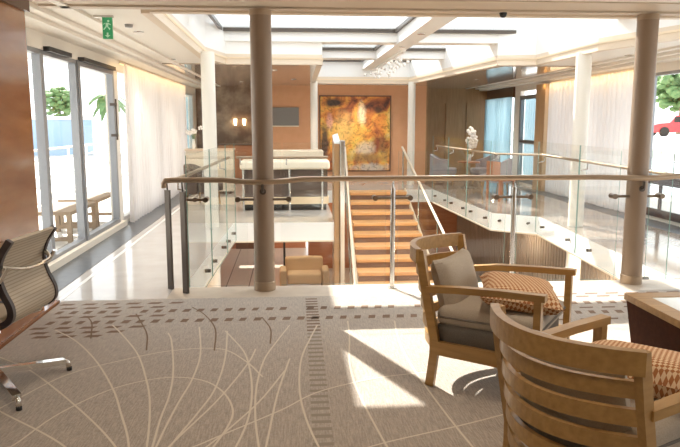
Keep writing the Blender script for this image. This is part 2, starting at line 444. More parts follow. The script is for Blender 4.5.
# rim of the skylight opening: a beige band with a warm light strip above it
def rim(off, z0, z1, w, m, nm, label, cat):
    bm = NB(); n = len(OPEN)
    for i in range(n):
        a, b = Vector((*OPEN[i], 0)), Vector((*OPEN[(i+1) % n], 0)); d = (b-a).normalized()
        nrm = Vector((d.y, -d.x, 0))   # into the room, away from the opening centre
        cen = Vector((1.7, 10, 0))
        if (a+nrm-cen).length < (a-cen).length: nrm = -nrm
        p, q = a+nrm*off-d*.01, b+nrm*off+d*.01
        bar(bm, (p.x,p.y,(z0+z1)/2), (q.x,q.y,(z0+z1)/2), w, z1-z0)
    return struct(nm, bm, m, label, cat)
rim(.05, CZ-.035, CZ, .10, M['trimbeige'], 'trim_9', 'beige band framing the skylight opening', 'trim')
rim(-.012, CZ+.06, CZ+.085, .02, M['ledsoft'], 'trim_10', 'warm light strip inside the skylight rim', 'light strip')
# skylight well
ZG = 3.19
bm = NB(); n = len(OPEN)
for i in range(n):
    a, b = OPEN[i], OPEN[(i+1) % n]
    d = (Vector(b)-Vector(a)).normalized(); nr = Vector((d.y, -d.x))
    if ((Vector(a)+nr-Vector((1.7,10))).length < (Vector(a)-Vector((1.7,10))).length): nr = -nr
    a2, b2 = Vector(a)+nr*.1, Vector(b)+nr*.1
    vs = [bm.verts.new((p[0],p[1],z)) for z in (CZ+.14, ZG+.12) for p in (a, b, b2, a2)]
    for f in ((0,1,5,4),(2,3,7,6),(4,5,6,7),(0,3,2,1),(0,4,7,3),(1,2,6,5)): bm.faces.new([vs[k] for k in f])
struct('wall_skylight', bm, M['white'], 'white upstand walls of the skylight', 'wall')
BAYS = [(6.62,8.85),(9.15,12.0),(12.4,14.95),(15.35,17.7)]
CBX = 2.05
bm = NB()
for y0, y1 in ((8.85,9.15),(12.0,12.4),(14.95,15.35)):
    box(bm, -1.3, 4.8, y0, y1, 3.0, ZG+.1)
box(bm, CBX-.16, CBX+.16, 6.6, 17.75, 2.97, ZG+.1)
struct('beam_skylight', bm, M['white'], 'white beams dividing the skylight', 'beam')
bm = NB()
k = 0
for y0, y1 in BAYS:
    for x0, x1 in ((-1.3, CBX-.16), (CBX+.16, 4.8)):
        k += 1
        x0c = max(x0, .62) if y0 > 12 and x0 < 0 else x0
        x1c = min(x1, 3.75) if y0 > 12 and x1 > 3 else x1
        if x0 < 0 and y0 < 12: x0c = -1.18
        if x1 > 3 and y0 < 12: x1c = 4.45
        fr = NB(); t = .05
        box(fr, x0c, x1c, y0, y0+t, ZG-.03, ZG+.03); box(fr, x0c, x1c, y1-t*1.4, y1, ZG-.03, ZG+.03)
        box(fr, x0c, x0c+t, y0, y1, ZG-.03, ZG+.03); box(fr, x1c-t, x1c, y0, y1, ZG-.03, ZG+.03)
        r = thing('window_%d' % k, None, None, (0, 0, 0)); r['kind'] = 'structure'
        obj('window_frame', fr, M['dkmetal'], r)
        obj('window_pane', B(x0c+t, x1c-t, y0+t, y1-t*1.4, ZG-.006, ZG+.006), M['skyglass'], r)
bm.free()
# opaque roof outside the panes
bm = NB()
plate(bm, [(-3.2,-3.4),(6.4,-3.4),(6.4,21.4),(-3.2,21.4)], [[(-1.18,6.62),(4.45,6.62),(4.45,12.05),(3.75,12.05),(3.75,17.75),(.62,17.75),(.62,12.05),(-1.18,12.05)]], ZG+.1, ZG+.16)
struct('ceiling_roof', bm, M['white'])

# side walls ------------------------------------------------------
bm = NB()
box(bm, LX-.12, LX, 4.6, 19.7, 2.38, 3.4); box(bm, LX-.12, LX, 4.6, 19.7, -.3, .07); box(bm, LX-.12, LX, 4.6, 5.7, 0, 2.4)
box(bm, LX-.12, LX, 10.5, 10.75, 0, 2.4); box(bm, LX-.12, LX, 16.9, 17.3, 0, 2.4); box(bm, LX-.12, LX, 18.9, 19.7, 0, 2.4)
struct('wall_left', bm, M['creamy'], 'cream wall above and between the left windows', 'wall')
bm = NB(); box(bm, LX, LX+.07, 5.75, 10.7, 0, .085)
struct('baseboard_left', bm, M['cream'])
bm = NB()
box(bm, RX, RX+.12, -3.2, 21.2, 2.42, 3.4); box(bm, RX, RX+.12, -3.2, 21.2, -.3, .07); box(bm, RX, RX+.12, 11.05, 11.25, 0, 2.42)
box(bm, RX, RX+.12, -3.2, -1, 0, 2.42); box(bm, RX, RX+.12, 17.45, 17.9, 0, 2.42); box(bm, RX, RX+.12, 20.3, 21.2, 0, 2.42)
struct('wall_right', bm, M['creamy'], 'cream wall above and between the right windows', 'wall')
bm = NB(); box(bm, RX-.14, RX+.12, 15.36, 15.95, 0, 2.5); struct('trim_11', bm, M['jamb'], 'tan jamb between right curtain and door', 'jamb')
bm = NB(); box(bm, RX-.06, RX, 17.88, 20.3, 2.28, 2.56); struct('trim_12', bm, M['paneldark'], 'dark header over the blue drapes', 'header')
# near lounge enclosure (left wood panelling, back wall)
bm = NB(); box(bm, -2.65, -2.1, 4.55, 5.7, 0, CZ-.17)
struct('wall_wood', bm, M['panelwood'], 'glossy reddish brown wood panelled wall beside the office chair', 'wall')
bm = NB(); box(bm, -2.68, -2.07, 4.5, 5.73, CZ-.17, CZ); _c = struct('trim_13', bm, M['paneldark'], 'dark capping on top of the wood panelling', 'trim')
bm = NB(); box(bm, -2.65, -2.08, 4.55, 6.02, 0, .03); struct('trim_14', bm, M['panelwood'], 'reddish brown wooden floor plinth below the left window', 'plinth')
bm = NB(); box(bm, -3.1, -3.0, -3.2, 4.6, 0, CZ); struct('wall_alcove', bm, M['cream'])
bm = NB(); box(bm, -3.1, 6.2, -3.3, -3.2, -.3, 3.4); struct('wall_back', bm, M['cream'])
# front (far) walls
bm = NB(); box(bm, -.9, -.85, 19.15, 19.5, -.3, CZ); struct('wall_return', bm, M['orange'])
bm = NB(); box(bm, -.9, 3.85, 19.0, 19.15, -.3, CZ); struct('wall_far', bm, M['orange'], 'orange wall at the far end behind the staircase', 'wall')
bm = NB(); box(bm, -2.77, -.9, 19.5, 19.65, -.3, CZ); struct('wall_marble', bm, M['marble'], 'brown marbled wall at the far left', 'wall')
bm = NB(); box(bm, 3.85, 6.1, 20.5, 20.65, -.3, CZ); box(bm, 3.85, 3.9, 19.0, 20.6, -.3, CZ)
for x in (4.0, 4.75, 5.4):
    box(bm, x, x+.58, 20.46, 20.5, .12, 2.2)
struct('wall_darkwood', bm, M['darkwood'], 'dark wood panelled wall at the far right', 'wall')
bm = NB(); box(bm, -3.2, 6.2, 21.2, 21.3, -.3, 3.4); struct('wall_end', bm, M['cream'])

# left windows and door ------------------------------------------
def window(k, x, y0, y1, z0, z1, bars_y=(), bars_z=(), m='winframe', t=.05, d=.09, label=None, name=None, pane=True):
    r = thing(name or 'window_%d' % k, label, 'window' if label else None); r['kind'] = 'structure'
    f = NB()
    box(f, x-d/2, x+d/2, y0, y0+t, z0, z1); box(f, x-d/2, x+d/2, y1-t, y1, z0, z1)
    box(f, x-d/2, x+d/2, y0+t, y1-t, z0, z0+t); box(f, x-d/2, x+d/2, y0+t, y1-t, z1-t, z1)
    for yy in bars_y: box(f, x-d/2, x+d/2, yy-t/2, yy+t/2, z0+t, z1-t)
    for zz in bars_z: box(f, x-d/2, x+d/2, y0+t, y1-t, zz-t/2, zz+t/2)
    obj('window_frame', f, M[m], r)
    if pane: obj('window_pane', B(x-.006, x+.006, y0+t, y1-t, z0+t, z1-t), M['glass'], r)
    return r
wx = LX-.05
window(11, wx, 5.7, 7.6, .07, 2.38, m='alum', label='tall left window beside the wood panelling')
window(12, wx, 7.6, 8.8, .07, 2.38, m='alum', label='tall left window between wood panelling and glass door')
d1 = window(1, wx+.02, 8.8, 10.5, .07, 2.38, m='alum', t=.07, name='door_1', label='glass side door with grey frame before the left curtain'); d1['category'] = 'door'
hb = NB(); tube(hb, [(wx+.14,10.25,1.35),(wx+.14,10.25,1.95)], .012); box(hb, wx+.06, wx+.15, 10.22, 10.28, 1.85, 1.89); box(hb, wx+.06, wx+.15, 10.22, 10.28, 1.4, 1.44)
obj('door_handle', hb, M['dkmetal'], d1)
cb = NB(); box(cb, LX, LX+.07, 7.65, 8.4, 2.37, 2.42); obj('closer', cb, M['black'], None)
cl = bpy.data.objects['closer']; cl.name = 'blind_cassette'; tag(cl, 'short black blind cassette above the middle left window', 'blind cassette')
o = obj('door_closer', B(LX, LX+.08, 8.85, 10.4, 2.37, 2.42), M['black']); tag(o, 'long black door operator above the left glass door', 'door closer')
window(13, wx, 10.75, 16.9, .07, 2.5, bars_y=(11.9,13.55,15.2), m='winframe')
window(14, wx, 17.3, 18.9, .07, 2.38, m='winframe', label='pale blue window beyond the left curtain')
# right windows
wr = RX+.05
window(15, wr, 3.2, 11.05, .07, 2.42, bars_y=(5.2,7.15,9.1), bars_z=(.72,), m='alum', label='wide right window with dark low rail')
window(16, wr, -1, 3.2, .07, 2.42, bars_y=(1.1,), m='alum')
window(17, wr, 11.25, 15.34, .07, 2.5, bars_y=(12.7,14.2), m='winframe')
window(18, wr, 17.9, 20.3, .07, 2.35, bars_y=(19.1,), m='winframe')
d2 = window(2, wr-.02, 15.95, 17.45, .07, 2.3, m='alum', t=.1, bars_z=(1.12,), name='door_2', label='glass door with bluish panes beyond the right curtain'); d2['category'] = 'door'
o = obj('door_bar', B(RX-.03, RX-.0, 16.05, 17.35, 1.1, 1.15), M['dkmetal'], d2)

lr = NB(); box(lr, RX-.04, RX-.01, 3.2, 11.0, .60, .74); box(lr, RX-.04, RX-.01, 3.2, 11.0, .07, .2)
for yy in (4.2,5.1,6.0,6.9,7.8,8.7,9.6,10.45,10.95): box(lr, RX-.04, RX-.012, yy-.035, yy+.035, .2, .6)
obj('low_rail', lr, M['chairdark'], bpy.data.objects['window_15'])
# columns ----------------------------------------------------------
def column(x, y, r, z0, z1, m, label, plinth=None):
    bm = NB(); lathe(bm, [(r, z0), (r, z1)], 32, (x, y, 0))
    c = struct('column', bm, m, label, 'column', smooth=True)
    if plinth:
        p = NB(); lathe(p, [(r+.006, z0), (r+.006, z0+.085), (r, z0+.09)], 32, (x, y, 0)); obj('column_base', p, M[plinth], c, smooth=True)
        p = NB(); lathe(p, [(r+.004, z1-.05), (r+.004, z1)], 32, (x, y, 0)); obj('column_collar', p, M['bronze'], c, smooth=True)
    return c
column(-.26, 6.38, .098, .003, CZ-.03, M['column'], 'brown round column on the front railing, left of the staircase', 'bronze')
column(3.42, 6.38, .098, .003, CZ-.03, M['column'], 'brown round column on the front railing, behind the armchairs', 'bronze')
column(-1.22, 10.4, .105, -2.7, CZ, M['whitecol'], 'white round column on the left gallery')
column(4.45, 10.1, .115, -2.7, CZ, M['whitecol'], 'white round column in front of the right curtain')
column(.62, 17.45, .095, 0, CZ, M['whitecol'], 'slim white column left of the painting')
column(3.15, 17.45, .095, 0, CZ, M['whitecol'], 'slim white column right of the painting')

# carpet -----------------------------------------------------------
CARPET_LINES = [
    [(-1.84,5.18),(-1.60,4.90),(-1.33,4.46),(-1.09,3.96),(-0.95,3.59),(-0.82,3.21),(-.68,2.6)],
    [(-1.43,5.28),(-1.30,5.04),(-1.08,4.58),(-0.92,4.10),(-0.82,3.72),(-0.73,3.21),(-.66,2.6)],
    [(-0.95,5.04),(-0.89,4.84),(-0.78,4.27),(-0.73,3.85),(-0.72,3.51),(-0.70,3.20),(-.66,2.6)],
    [(-0.73,5.17),(-0.64,4.54),(-0.63,4.08),(-0.66,3.68),(-0.68,3.20),(-.68,2.6)],
    [(-0.50,5.05),(-0.46,4.43),(-0.47,3.91),(-0.53,3.56),(-0.61,3.20),(-.72,2.6)],
    [(-0.26,4.62),(-0.30,4.32),(-0.43,3.76),(-0.58,3.30),(-0.66,3.05)],
    [(-0.52,5.06),(-0.45,4.88),(-0.33,4.52),(-0.26,4.05),(-0.24,3.61),(-0.27,3.25),(-0.36,2.8)],
    [(-1.7,2.9),(-1.44,3.21),(-1.39,3.27),(-1.29,3.62),(-1.08,3.96),(-0.81,4.11),(-0.58,4.06),(-0.43,3.88),(-0.34,3.61),(-0.35,3.37),(-0.44,3.0)],
    [(-1.65,3.71),(-1.45,4.19),(-1.17,4.44),(-0.86,4.62),(-0.52,4.64),(-0.32,4.38),(-0.19,4.08)],
    [(-2.01,4.58),(-1.70,4.30),(-1.23,3.71),(-0.87,3.18),(-.6,2.6)],
    [(-1.9,3.95),(-1.64,3.68),(-1.17,3.26),(-.8,2.8)],
    [(0.20,5.16),(0.13,4.81),(0.06,4.39),(0.04,3.87),(0.07,3.45),(0.14,3.05),(.26,2.5)],
    [(-0.02,5.17),(-0.11,4.79),(-0.19,4.41),(-0.22,3.97),(-0.21,3.54),(-0.17,3.13),(-.1,2.6)],
    [(-.9,2.85),(-0.51,3.16),(-0.38,3.28),(-0.07,3.57),(0.16,3.82),(0.54,4.01),(0.95,4.10)],
    [(-.1,2.85),(0.22,3.02),(0.47,3.15),(1.01,3.36),(1.57,3.64),(2.3,4.2)],
    [(0.45,5.25),(0.43,4.86),(0.38,4.27),(0.39,3.80),(0.46,3.13),(.55,2.6)],
    [(0.83,5.22),(0.80,4.93),(0.78,4.48),(0.81,3.83),(0.89,3.05),(1.0,2.5)],
    [(-0.6,2.9),(-0.44,3.15),(-0.31,3.42),(-0.18,3.74),(-0.05,4.18)],
    [(-0.16,2.8),(-0.13,3.24),(-0.09,3.81),(-0.02,4.40)],
]
FAINT = [
    [(-1.31,5.58),(-1.20,5.29),(-1.10,5.00),(-1.03,4.64)],
    [(-0.87,5.76),(-0.73,5.51),(-0.60,5.11),(-0.55,4.60)],
    [(-1.69,5.52),(-1.60,5.32),(-1.50,4.94)],
    [(-0.25,5.41),(-0.17,5.08),(-0.16,4.72)],
]
bm = NB(); plate(bm, [(-3.0,-3.1),(6.0,-3.1),(6.0,6.06),(-2.07,6.06),(-2.07,4.54),(-3.0,4.54)], [], 0, .008, 0)
zc = .0092
RZ = [0]
def ribbon(P, w, mi):
    RZ[0] += 1; zc = .0092+RZ[0]*.00003
    pts = spline(P, 10); row = []
    for i, p in enumerate(pts):
        d = (pts[min(i+1, len(pts)-1)]-pts[max(i-1, 0)]); d.z = 0; d.normalize()
        s = Vector((-d.y, d.x, 0))*w/2
        row.append((bm.verts.new((p.x+s.x, p.y+s.y, zc)), bm.verts.new((p.x-s.x, p.y-s.y, zc))))
    for a, b in zip(row, row[1:]): bm.faces.new((a[0], a[1], b[1], b[0])).material_index = mi
for P in CARPET_LINES: ribbon(P, .0115, 1)
for P in FAINT: ribbon(P, .011, 3)
def quad(x0, x1, y0, y1, mi, sk=0):
    bm.faces.new([bm.verts.new(p) for p in ((x0,y0,zc),(x1,y0,zc),(x1+sk,y1,zc),(x0+sk,y1,zc))]).material_index = mi
x = -2.0
while x < 5.8:
    for yy, sx in ((5.66, 0), (5.36, .03)):
        if random.random() < .93: quad(x+sx, x+sx+.05+.012*random.random(), yy-.045, yy+.045, 2, .015)
    x += .118
for j, yy in enumerate((5.92, 5.79, 5.52, 5.22, 5.1, 5.0)):
    x = -2.05+.05*(j % 3)
    while x < -.95-.1*j:
        quad(x, x+.11, yy-.028, yy+.028, 2, .03); x += .19
x = 1.6
for j, yy in enumerate((5.97, 5.87, 5.5, 5.16)):
    x = 1.75+.07*(j % 3)
    while x < 4.8:
        quad(x, x+.12, yy-.02, yy+.02, 2, .02); x += .2
y = 2.2
while y < 6.0:
    quad(.095+.03*(y-3)/3, .2+.03*(y-3)/3, y, y+.035, 4 if y < 5 else 2); y += .085
struct('carpet', bm, [M['carpet'], M['carpet_line'], M['carpet_dash'], M['carpet_faint'], M['carpet_bar']], 'grey brown carpet with curling cream lines and dashes', 'carpet')
bpy.data.objects['carpet']['kind'] = 'thing'

# ------------------------------------------------------------------ balustrades
def panel(p0, p1, z0, z1, parent, th=.010, zz=None):
    """glass sheet with green edges; zz=(z0b,z1b) at p1 for raked panes"""
    bm = NB(); a, b = Vector((p0[0],p0[1],0)), Vector((p1[0],p1[1],0)); d = (b-a).normalized(); s = Vector((-d.y,d.x,0))*th/2
    q = zz or (z0, z1); vs = []
    for p, (l, h) in ((a, (z0, z1)), (b, q)):
        for sg in (1, -1):
            vs.append(bm.verts.new(p+s*sg+Vector((0,0,l)))); vs.append(bm.verts.new(p+s*sg+Vector((0,0,h))))
    for f, mi in (((0,4,5,1),0),((2,3,7,6),0),((0,1,3,2),1),((4,6,7,5),1),((1,5,7,3),1),((0,2,6,4),1)):
        bm.faces.new([vs[i] for i in f]).material_index = mi
    return obj('glass_panel', bm, [M['glass'], M['glassedge']], parent)

def bolts(p0, p1, zs, parent, nrm):
    """two stand-off bolts holding a pane to the slab edge"""
    p0, p1 = Vector((*p0,0)), Vector((*p1,0))
    for t in (.18, .82):
        for z in zs:
            p = p0.lerp(p1, t)+Vector((0,0,z)); b = NB()
            tube(b, [p-nrm*.045, p+nrm*.022], .022, 10); obj('bolt', b, M['dkmetal'], parent, smooth=True)

def clamp(x, y, z, parent, hw=.17):
    b = NB()
    tube(b, [(x-hw,y-.03,z),(x+hw,y-.03,z)], .013, 8)
    for s in (-1, 1):
        tube(b, [(x+s*hw,y-.055,z),(x+s*hw,y+.045,z)], .026, 12)
    tube(b, [(x,y-.04,z),(x,y+.02,z)], .022, 10)
    return obj('clamp_fitting', b, M['clampmetal'], parent, smooth=True)

YF = 6.40
fb = thing('glass_balustrade', 'front glass balustrade with tan handrail across the head of the stairwell', 'balustrade', (0, 0, 0))
hp = [(-1.18,YF-.07,1.0),(-1.18,YF-.07,1.045),(-1.16,YF-.085,1.07),(-1.1,YF-.09,1.075),(-.62,YF-.1,1.075),(-.45,YF-.13,1.06),(-.26,YF-.145,1.055),(-.08,YF-.13,1.062),(.1,YF-.1,1.078),
      (.6,YF-.1,1.08),(1.8,YF-.1,1.08),(3.0,YF-.1,1.08),(3.22,YF-.13,1.075),(3.42,YF-.145,1.07),(3.6,YF-.13,1.075),(3.78,YF-.1,1.085),(4.5,YF-.1,1.085)]
b = NB(); tube(b, hp, .026, 12); obj('handrail', b, M['bronze'], fb, smooth=True)
for x in (.98, 2.17):
    b = NB(); tube(b, [(x,YF-.05,.004),(x,YF-.05,.985)], .024, 12); tube(b, [(x,YF-.05,.98),(x,YF-.05,1.03),(x,YF-.1,1.06)], .010, 8)
    lathe(b, [(.045,.004),(.045,.014),(.026,.018)], 16, (x,YF-.05,0))
    obj('post', b, M['steel'], fb, smooth=True)
for x in (-.26, 3.42):
    b = NB(); tube(b, [(x,YF-.11,.965),(x,YF-.15,.975),(x,YF-.15,1.04)], .014, 8); tube(b, [(x,YF-.122,.965),(x,YF-.08,.965)], .03, 12)
    obj('rail_bracket', b, M['dkmetal'], fb, smooth=True)
for x, hw in ((.98,.17), (2.17,.17), (-.26,.24), (3.42,.24)): clamp(x, YF+.01 if hw < .2 else YF-.02, .885, fb, hw)
for x, y, d in ((-1.17,6.45,.018), (-1.0,6.28,.02)):
    b = NB(); bar(b, (x,y,.004), (x,y,.97), .06, d*1.3, up=(.6,.8,0)); tube(b, [(x,y,.97),(x,y-.03,1.06)], .008, 8)
    obj('corner_post', b, M['dkmetal'], fb)
clamp(-.9, YF-.02, .885, fb, .1)
for a, c in ((-.99,-.42),(-.1,.92),(1.04,2.11),(2.23,3.26),(3.58,4.5)):
    panel((a,YF+.02), (c,YF+.02), .035, 1.33, fb)

def run(name, label, pts, npan,  zs=(-.12,), top=1.29, railz=1.06, inset=.05, cen=(1.7,11), rail='creamrail', glassz=-.26, railoff=-.09):
    r = thing(name, label, 'balustrade')
    P = [Vector(p) for p in pts]; cn = Vector(cen)
    rp = []
    for a, c, k in zip(P, P[1:], npan):
        d = (c-a).normalized(); nr = Vector((d.y,-d.x))
        if (a+nr-cn).length > (a-cn).length: nr = -nr      # nr points into the opening
        for i in range(k):
            p0 = a.lerp(c, i/k)+nr*inset+d*.015; p1 = a.lerp(c, (i+1)/k)+nr*inset-d*.015
            panel(p0, p1, glassz, top, r); bolts(p0, p1, zs, r, Vector((nr.x,nr.y,0)))
            for q in (p0, ):
                b = NB(); e = q+nr*(-.0)+d*.05; tube(b, [(e.x,e.y,railz-.12),(e.x+nr.x*railoff,e.y+nr.y*railoff,railz-.10),(e.x+nr.x*railoff,e.y+nr.y*railoff,railz)], .010, 8)
                obj('rail_bracket', b, M['steel'], r, smooth=True)
        rp += [a+nr*(inset+railoff), c+nr*(inset+railoff)]
    b = NB(); tube(b, [(p.x,p.y,railz) for p in rp], .021, 10); obj('handrail', b, M['bronze'], r, smooth=True)
    return r
run('glass_balustrade', 'glass balustrade with handrail along the left gallery edge', [(-1.06,6.56),(-1.013,8.1),(-.967,9.6),(-.933,10.72)], [1,1,1])
run('glass_balustrade', 'glass balustrade before the bar on the cross gallery', [(-.86,10.8),(.60,10.8)], [2])
run('glass_balustrade', 'angled glass balustrade along the right gallery edge', [(3.46,15.95),(3.6,11.7),(4.25,11.15),(4.12,9.2),(3.95,6.56)], [3,1,1,1])

# ------------------------------------------------------------------ staircase
st = thing('staircase', 'wooden staircase rising from the deck below to the far landing', 'staircase')
N = 15
def sx(k): return 1.38-.014*k, 2.72+.012*k
for k in range(N):
    l, r = sx(k); y = 16.0-.42*k; z = -.18*k
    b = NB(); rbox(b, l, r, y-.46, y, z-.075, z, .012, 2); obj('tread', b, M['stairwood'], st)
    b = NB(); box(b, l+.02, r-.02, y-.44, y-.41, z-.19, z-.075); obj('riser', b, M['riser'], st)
for s, nm in ((0, 'left'), (1, 'right')):
    b = NB(); x0, x1 = sx(0)[s], sx(N-1)[s]; o_ = -.03 if s == 0 else .03
    bar(b, (x0+o_,16.0,-.12), (x1+o_,16.0-.42*N,-.12-.18*N), .045, .30)
    obj('stringer', b, M['trimbeige'], st)
    b = NB(); o2 = .0 if s == 0 else .0
    bar(b, (x0+o_*.6,15.9,.05), (x1+o_*.6,16.0-.42*N,.09-.18*N), .02, .02); obj('light_strip', b, M['ledsoft'], st)
def raked(xa, xb):
    z = lambda y: (y-16)*.18/.42
    x = lambda y: xa+(xb-xa)*(16-y)/6
    ys = [16.0, 14.5, 13.0, 11.5, 10.0]
    b = NB(); tube(b, [(x(16.1),16.1,z(16.1)+.98)]+[(x(y),y,z(y)+.98) for y in (15,13,11,10)], .026, 10)
    r = obj('handrail', b, M['trimbeige'], st, smooth=True)
    for a, c in zip(ys, ys[1:]): panel((x(a),a-.02), (x(c),c+.02), z(a)-.05, z(a)+.92, r, zz=(z(c)-.05, z(c)+.92))
    for y in ys:
        b = NB(); tube(b, [(x(y),y,z(y)-.05),(x(y),y,z(y)+.97)], .016, 8); obj('post', b, M['steel'], r, smooth=True)
raked(2.70, 3.10)
raked(1.30, 1.02)
nw = thing('stair_pylon', 'tall slim steel and wood pylon at the left of the staircase', 'pylon', (.8, 10.9, -2.7))
b = NB(); rbox(b, -.10, -.01, -.12, .35, 0, 3.97, .008); obj('wood_face', b, M['darkwood'], nw)
b = NB(); rbox(b, -.005, .075, -.15, .38, 0, 4.02, .008); obj('steel_face', b, M['steel'], nw)
b = NB(); vs = [b.verts.new(p) for p in ((-.10,-.12,3.972),(-.008,-.12,3.972),(-.008,.35,3.972),(-.10,.35,3.972),(-.10,-.12,3.99),(-.008,-.12,4.02),(-.008,.35,4.13),(-.10,.35,4.10))]
for f in ((0,3,2,1),(4,5,6,7),(0,1,5,4),(1,2,6,5),(2,3,7,6),(3,0,4,7)): b.faces.new([vs[i] for i in f])
obj('glass_cap', b, M['frost'], nw)

# ------------------------------------------------------------------ curtains
def curtain(name, label, x, y0, y1, z0, z1, m, pitch=.19, amp=.045, cat='curtain'):
    b = NB(); n = int((y1-y0)/.016); rows = []
    for i in range(n+1):
        y = y0+(y1-y0)*i/n; ph = 2*PI*y/pitch+.8*math.sin(y*3.1)
        a = amp*(.75+.25*math.sin(y*5.3))
        rows.append([b.verts.new((x+a*math.sin(ph)*k, y+.3*a*math.cos(ph), z)) for z, k in ((z0,1.15),((z0+z1)/2,1.0),(z1,.8))])
    for p, q in zip(rows, rows[1:]):
        for k in range(2):
            f = b.faces.new((p[k], q[k], q[k+1], p[k+1])); f.smooth = True
    o = obj(name, b, m); return tag(o, label, cat)
curtain('sheer_curtain', 'long white sheer curtain along the left gallery windows', LX+.10, 10.85, 16.85, .02, 2.5, M['sheer'])
curtain('sheer_curtain', 'white sheer curtain along the right gallery, behind the white column', RX-.10, 11.3, 15.28, .02, 2.5, M['sheer'])
curtain('drape', 'blue drape under the dark header on the right wall', RX-.08, 17.92, 20.28, .02, 2.30, M['blue'], .16, .04)
curtain('drape', 'blue drape behind the glass door on the right', RX+.13, 16.0, 17.4, .1, 2.25, M['blue'], .16, .03)
curtain('drape', 'pale blue drape outside the far left window', LX-.14, 17.32, 18.88, .1, 2.3, M['blue'], .2, .03)
for x, y0, y1, s, lab in ((LX+.02, 10.85, 16.85, 1, 'warm light trough above the left sheer curtain'), (RX-.02, 11.3, 15.28, -1, 'warm light trough above the right sheer curtain')):
    t = thing('ceiling_trough_light', lab, 'cove light', (x, (y0+y1)/2, 2.5))
    h = (y1-y0)/2
    obj('housing', B(*sorted((0, s*.02)), -h, h, .012, .055), M['trimbeige'], t)
    obj('diffuser', B(*sorted((s*.002, s*.022)), -h, h, .004, .011), M['ledwarm'], t)

# ------------------------------------------------------------------ ceiling fixtures
dl = None
DL = [(-1.75,8.2,'downlight in the left ceiling beside the skylight'), (-1.95,11.6,'downlight above the left curtain'), (-1.6,14.6,'downlight over the left gallery chair'), (-.3,13.6,'downlight over the bar counter'), (-1.2,17.4,'downlight before the marbled wall'),
      (0.1,16.4,'downlight before the wall screen'), (4.6,13.2,'downlight over the grey tub chairs, nearer one'), (4.5,16.2,'downlight over the grey tub chairs, farther one'), (5.3,10.4,'downlight before the right sheer curtain'),
      (5.2,18.6,'downlight before the blue drape'), (1.9,18.2,'downlight before the painting'),
      (-1.2,3.2,'added fill downlight above the office chair'), (1.2,3.4,'added fill downlight above the armchairs'), (3.2,3.0,'added fill downlight above the cocktail table'), (.4,.6,'added fill downlight near the back of the lounge, middle'), (3.4,.4,'added fill downlight near the back of the lounge, right'),  # lounge downlights: out of view, added as fill light
      (2.05, 8.2, 'first added fill light under the central skylight beam'), (2.05, 10.6, 'second added fill light under the central skylight beam'), (2.05, 12.4, 'third added fill light under the central skylight beam')]  # beam lights added to brighten the slab edges
for x, y, lab in DL:
    zt = 2.97 if x == 2.05 else CZ-.02 if (12.4 < y < 19 and (x < .5 or x > 3.95)) else CZ
    if dl is None:
        dl = thing('downlight', lab, 'downlight', (x, y, zt), 0, 'ceiling downlights')
        b = NB(); lathe(b, [(.045,-.006),(.062,-.008),(.064,0),(.045,0)], 24); obj('trim_ring', b, M['steel'], dl, smooth=True)
        b = NB(); lathe(b, [(.044,-.004),(.044,-.001)], 24); obj('lens', b, M['lampwarm'], dl)
    else: dup(dl, (x, y, zt), 0, lab)
o = None
sm = thing('smoke_detector', 'small dark ceiling sensor near the green exit sign', 'detector', (-1.72, 7.6, CZ))
b = NB(); lathe(b, [(.015,-.035),(.04,-.03),(.045,0)], 20); obj('dome', b, M['tvgrey'], sm, smooth=True)
cm = thing('ceiling_dome_camera', 'dark dome camera on the beige ceiling beam', 'camera', (2.0, 6.36, CZ-.03))
b = NB(); lathe(b, [(.012,-.045),(.03,-.03),(.035,-.008),(.035,0)], 20); obj('dome', b, M['black'], cm, smooth=True)
# exit sign: hanging green panel with running figure and arrow
ex = thing('exit_sign', 'green exit sign hanging from the left ceiling', 'sign', (-1.79, 7.0, CZ), 0)
obj('bracket', B(-.13, .06, -.02, .02, -.02, 0), M['steel'], ex)
obj('sign_panel', B(-.047, .047, -.014, .014, -.225, -.02), M['green'], ex)
b = NB()
def q2(pts):
    b.faces.new([b.verts.new((p[0], -.0155, p[1])) for p in pts])
import math as _m
q2([(.012+.011*_m.cos(a*PI/5), -.055+.011*_m.sin(a*PI/5)) for a in range(10)])
q2([(-.012,-.072),(.016,-.072),(.008,-.11),(-.016,-.106)])
q2([(-.016,-.076),(-.036,-.09),(-.04,-.084),(-.014,-.07)]); q2([(.016,-.074),(.036,-.088),(.032,-.094),(.012,-.082)])
q2([(-.016,-.106),(-.002,-.108),(-.03,-.14),(-.042,-.136)]); q2([(-.002,-.108),(.010,-.11),(.03,-.128),(.022,-.142)])
obj('pictogram', b, M['signwhite'], ex); b = NB()
q2([(-.008,-.165),(.008,-.165),(.008,-.19),(-.008,-.19)]); q2([(-.026,-.19),(.026,-.19),(0,-.215)])
obj('arrow', b, M['signwhite'], ex)

# crystal light hanging along the skylight beam
ch = thing('crystal_chandelier', 'row of hanging crystals under the central skylight beam', 'chandelier', (CBX+.1, 15.0, 2.97))
b = NB(); box(b, -.035, .035, -2.2, 2.4, -.05, 0); obj('mounting_bar', b, M['white'], ch)
for i in range(34):
    yy = -2.1+4.4*i/33; xx = random.uniform(-.25,.25)*(1 if i % 3 else .3); zz = -.10-.20*random.random()
    b = NB(); bmesh.ops.create_icosphere(b, subdivisions=1, radius=.04, matrix=Matrix.Translation((xx, yy, zz)))
    tube(b, [(xx*.1, yy, -.045), (xx, yy, zz+.035)], .003, 5)
    obj('crystal', b, M['crystal'], ch)

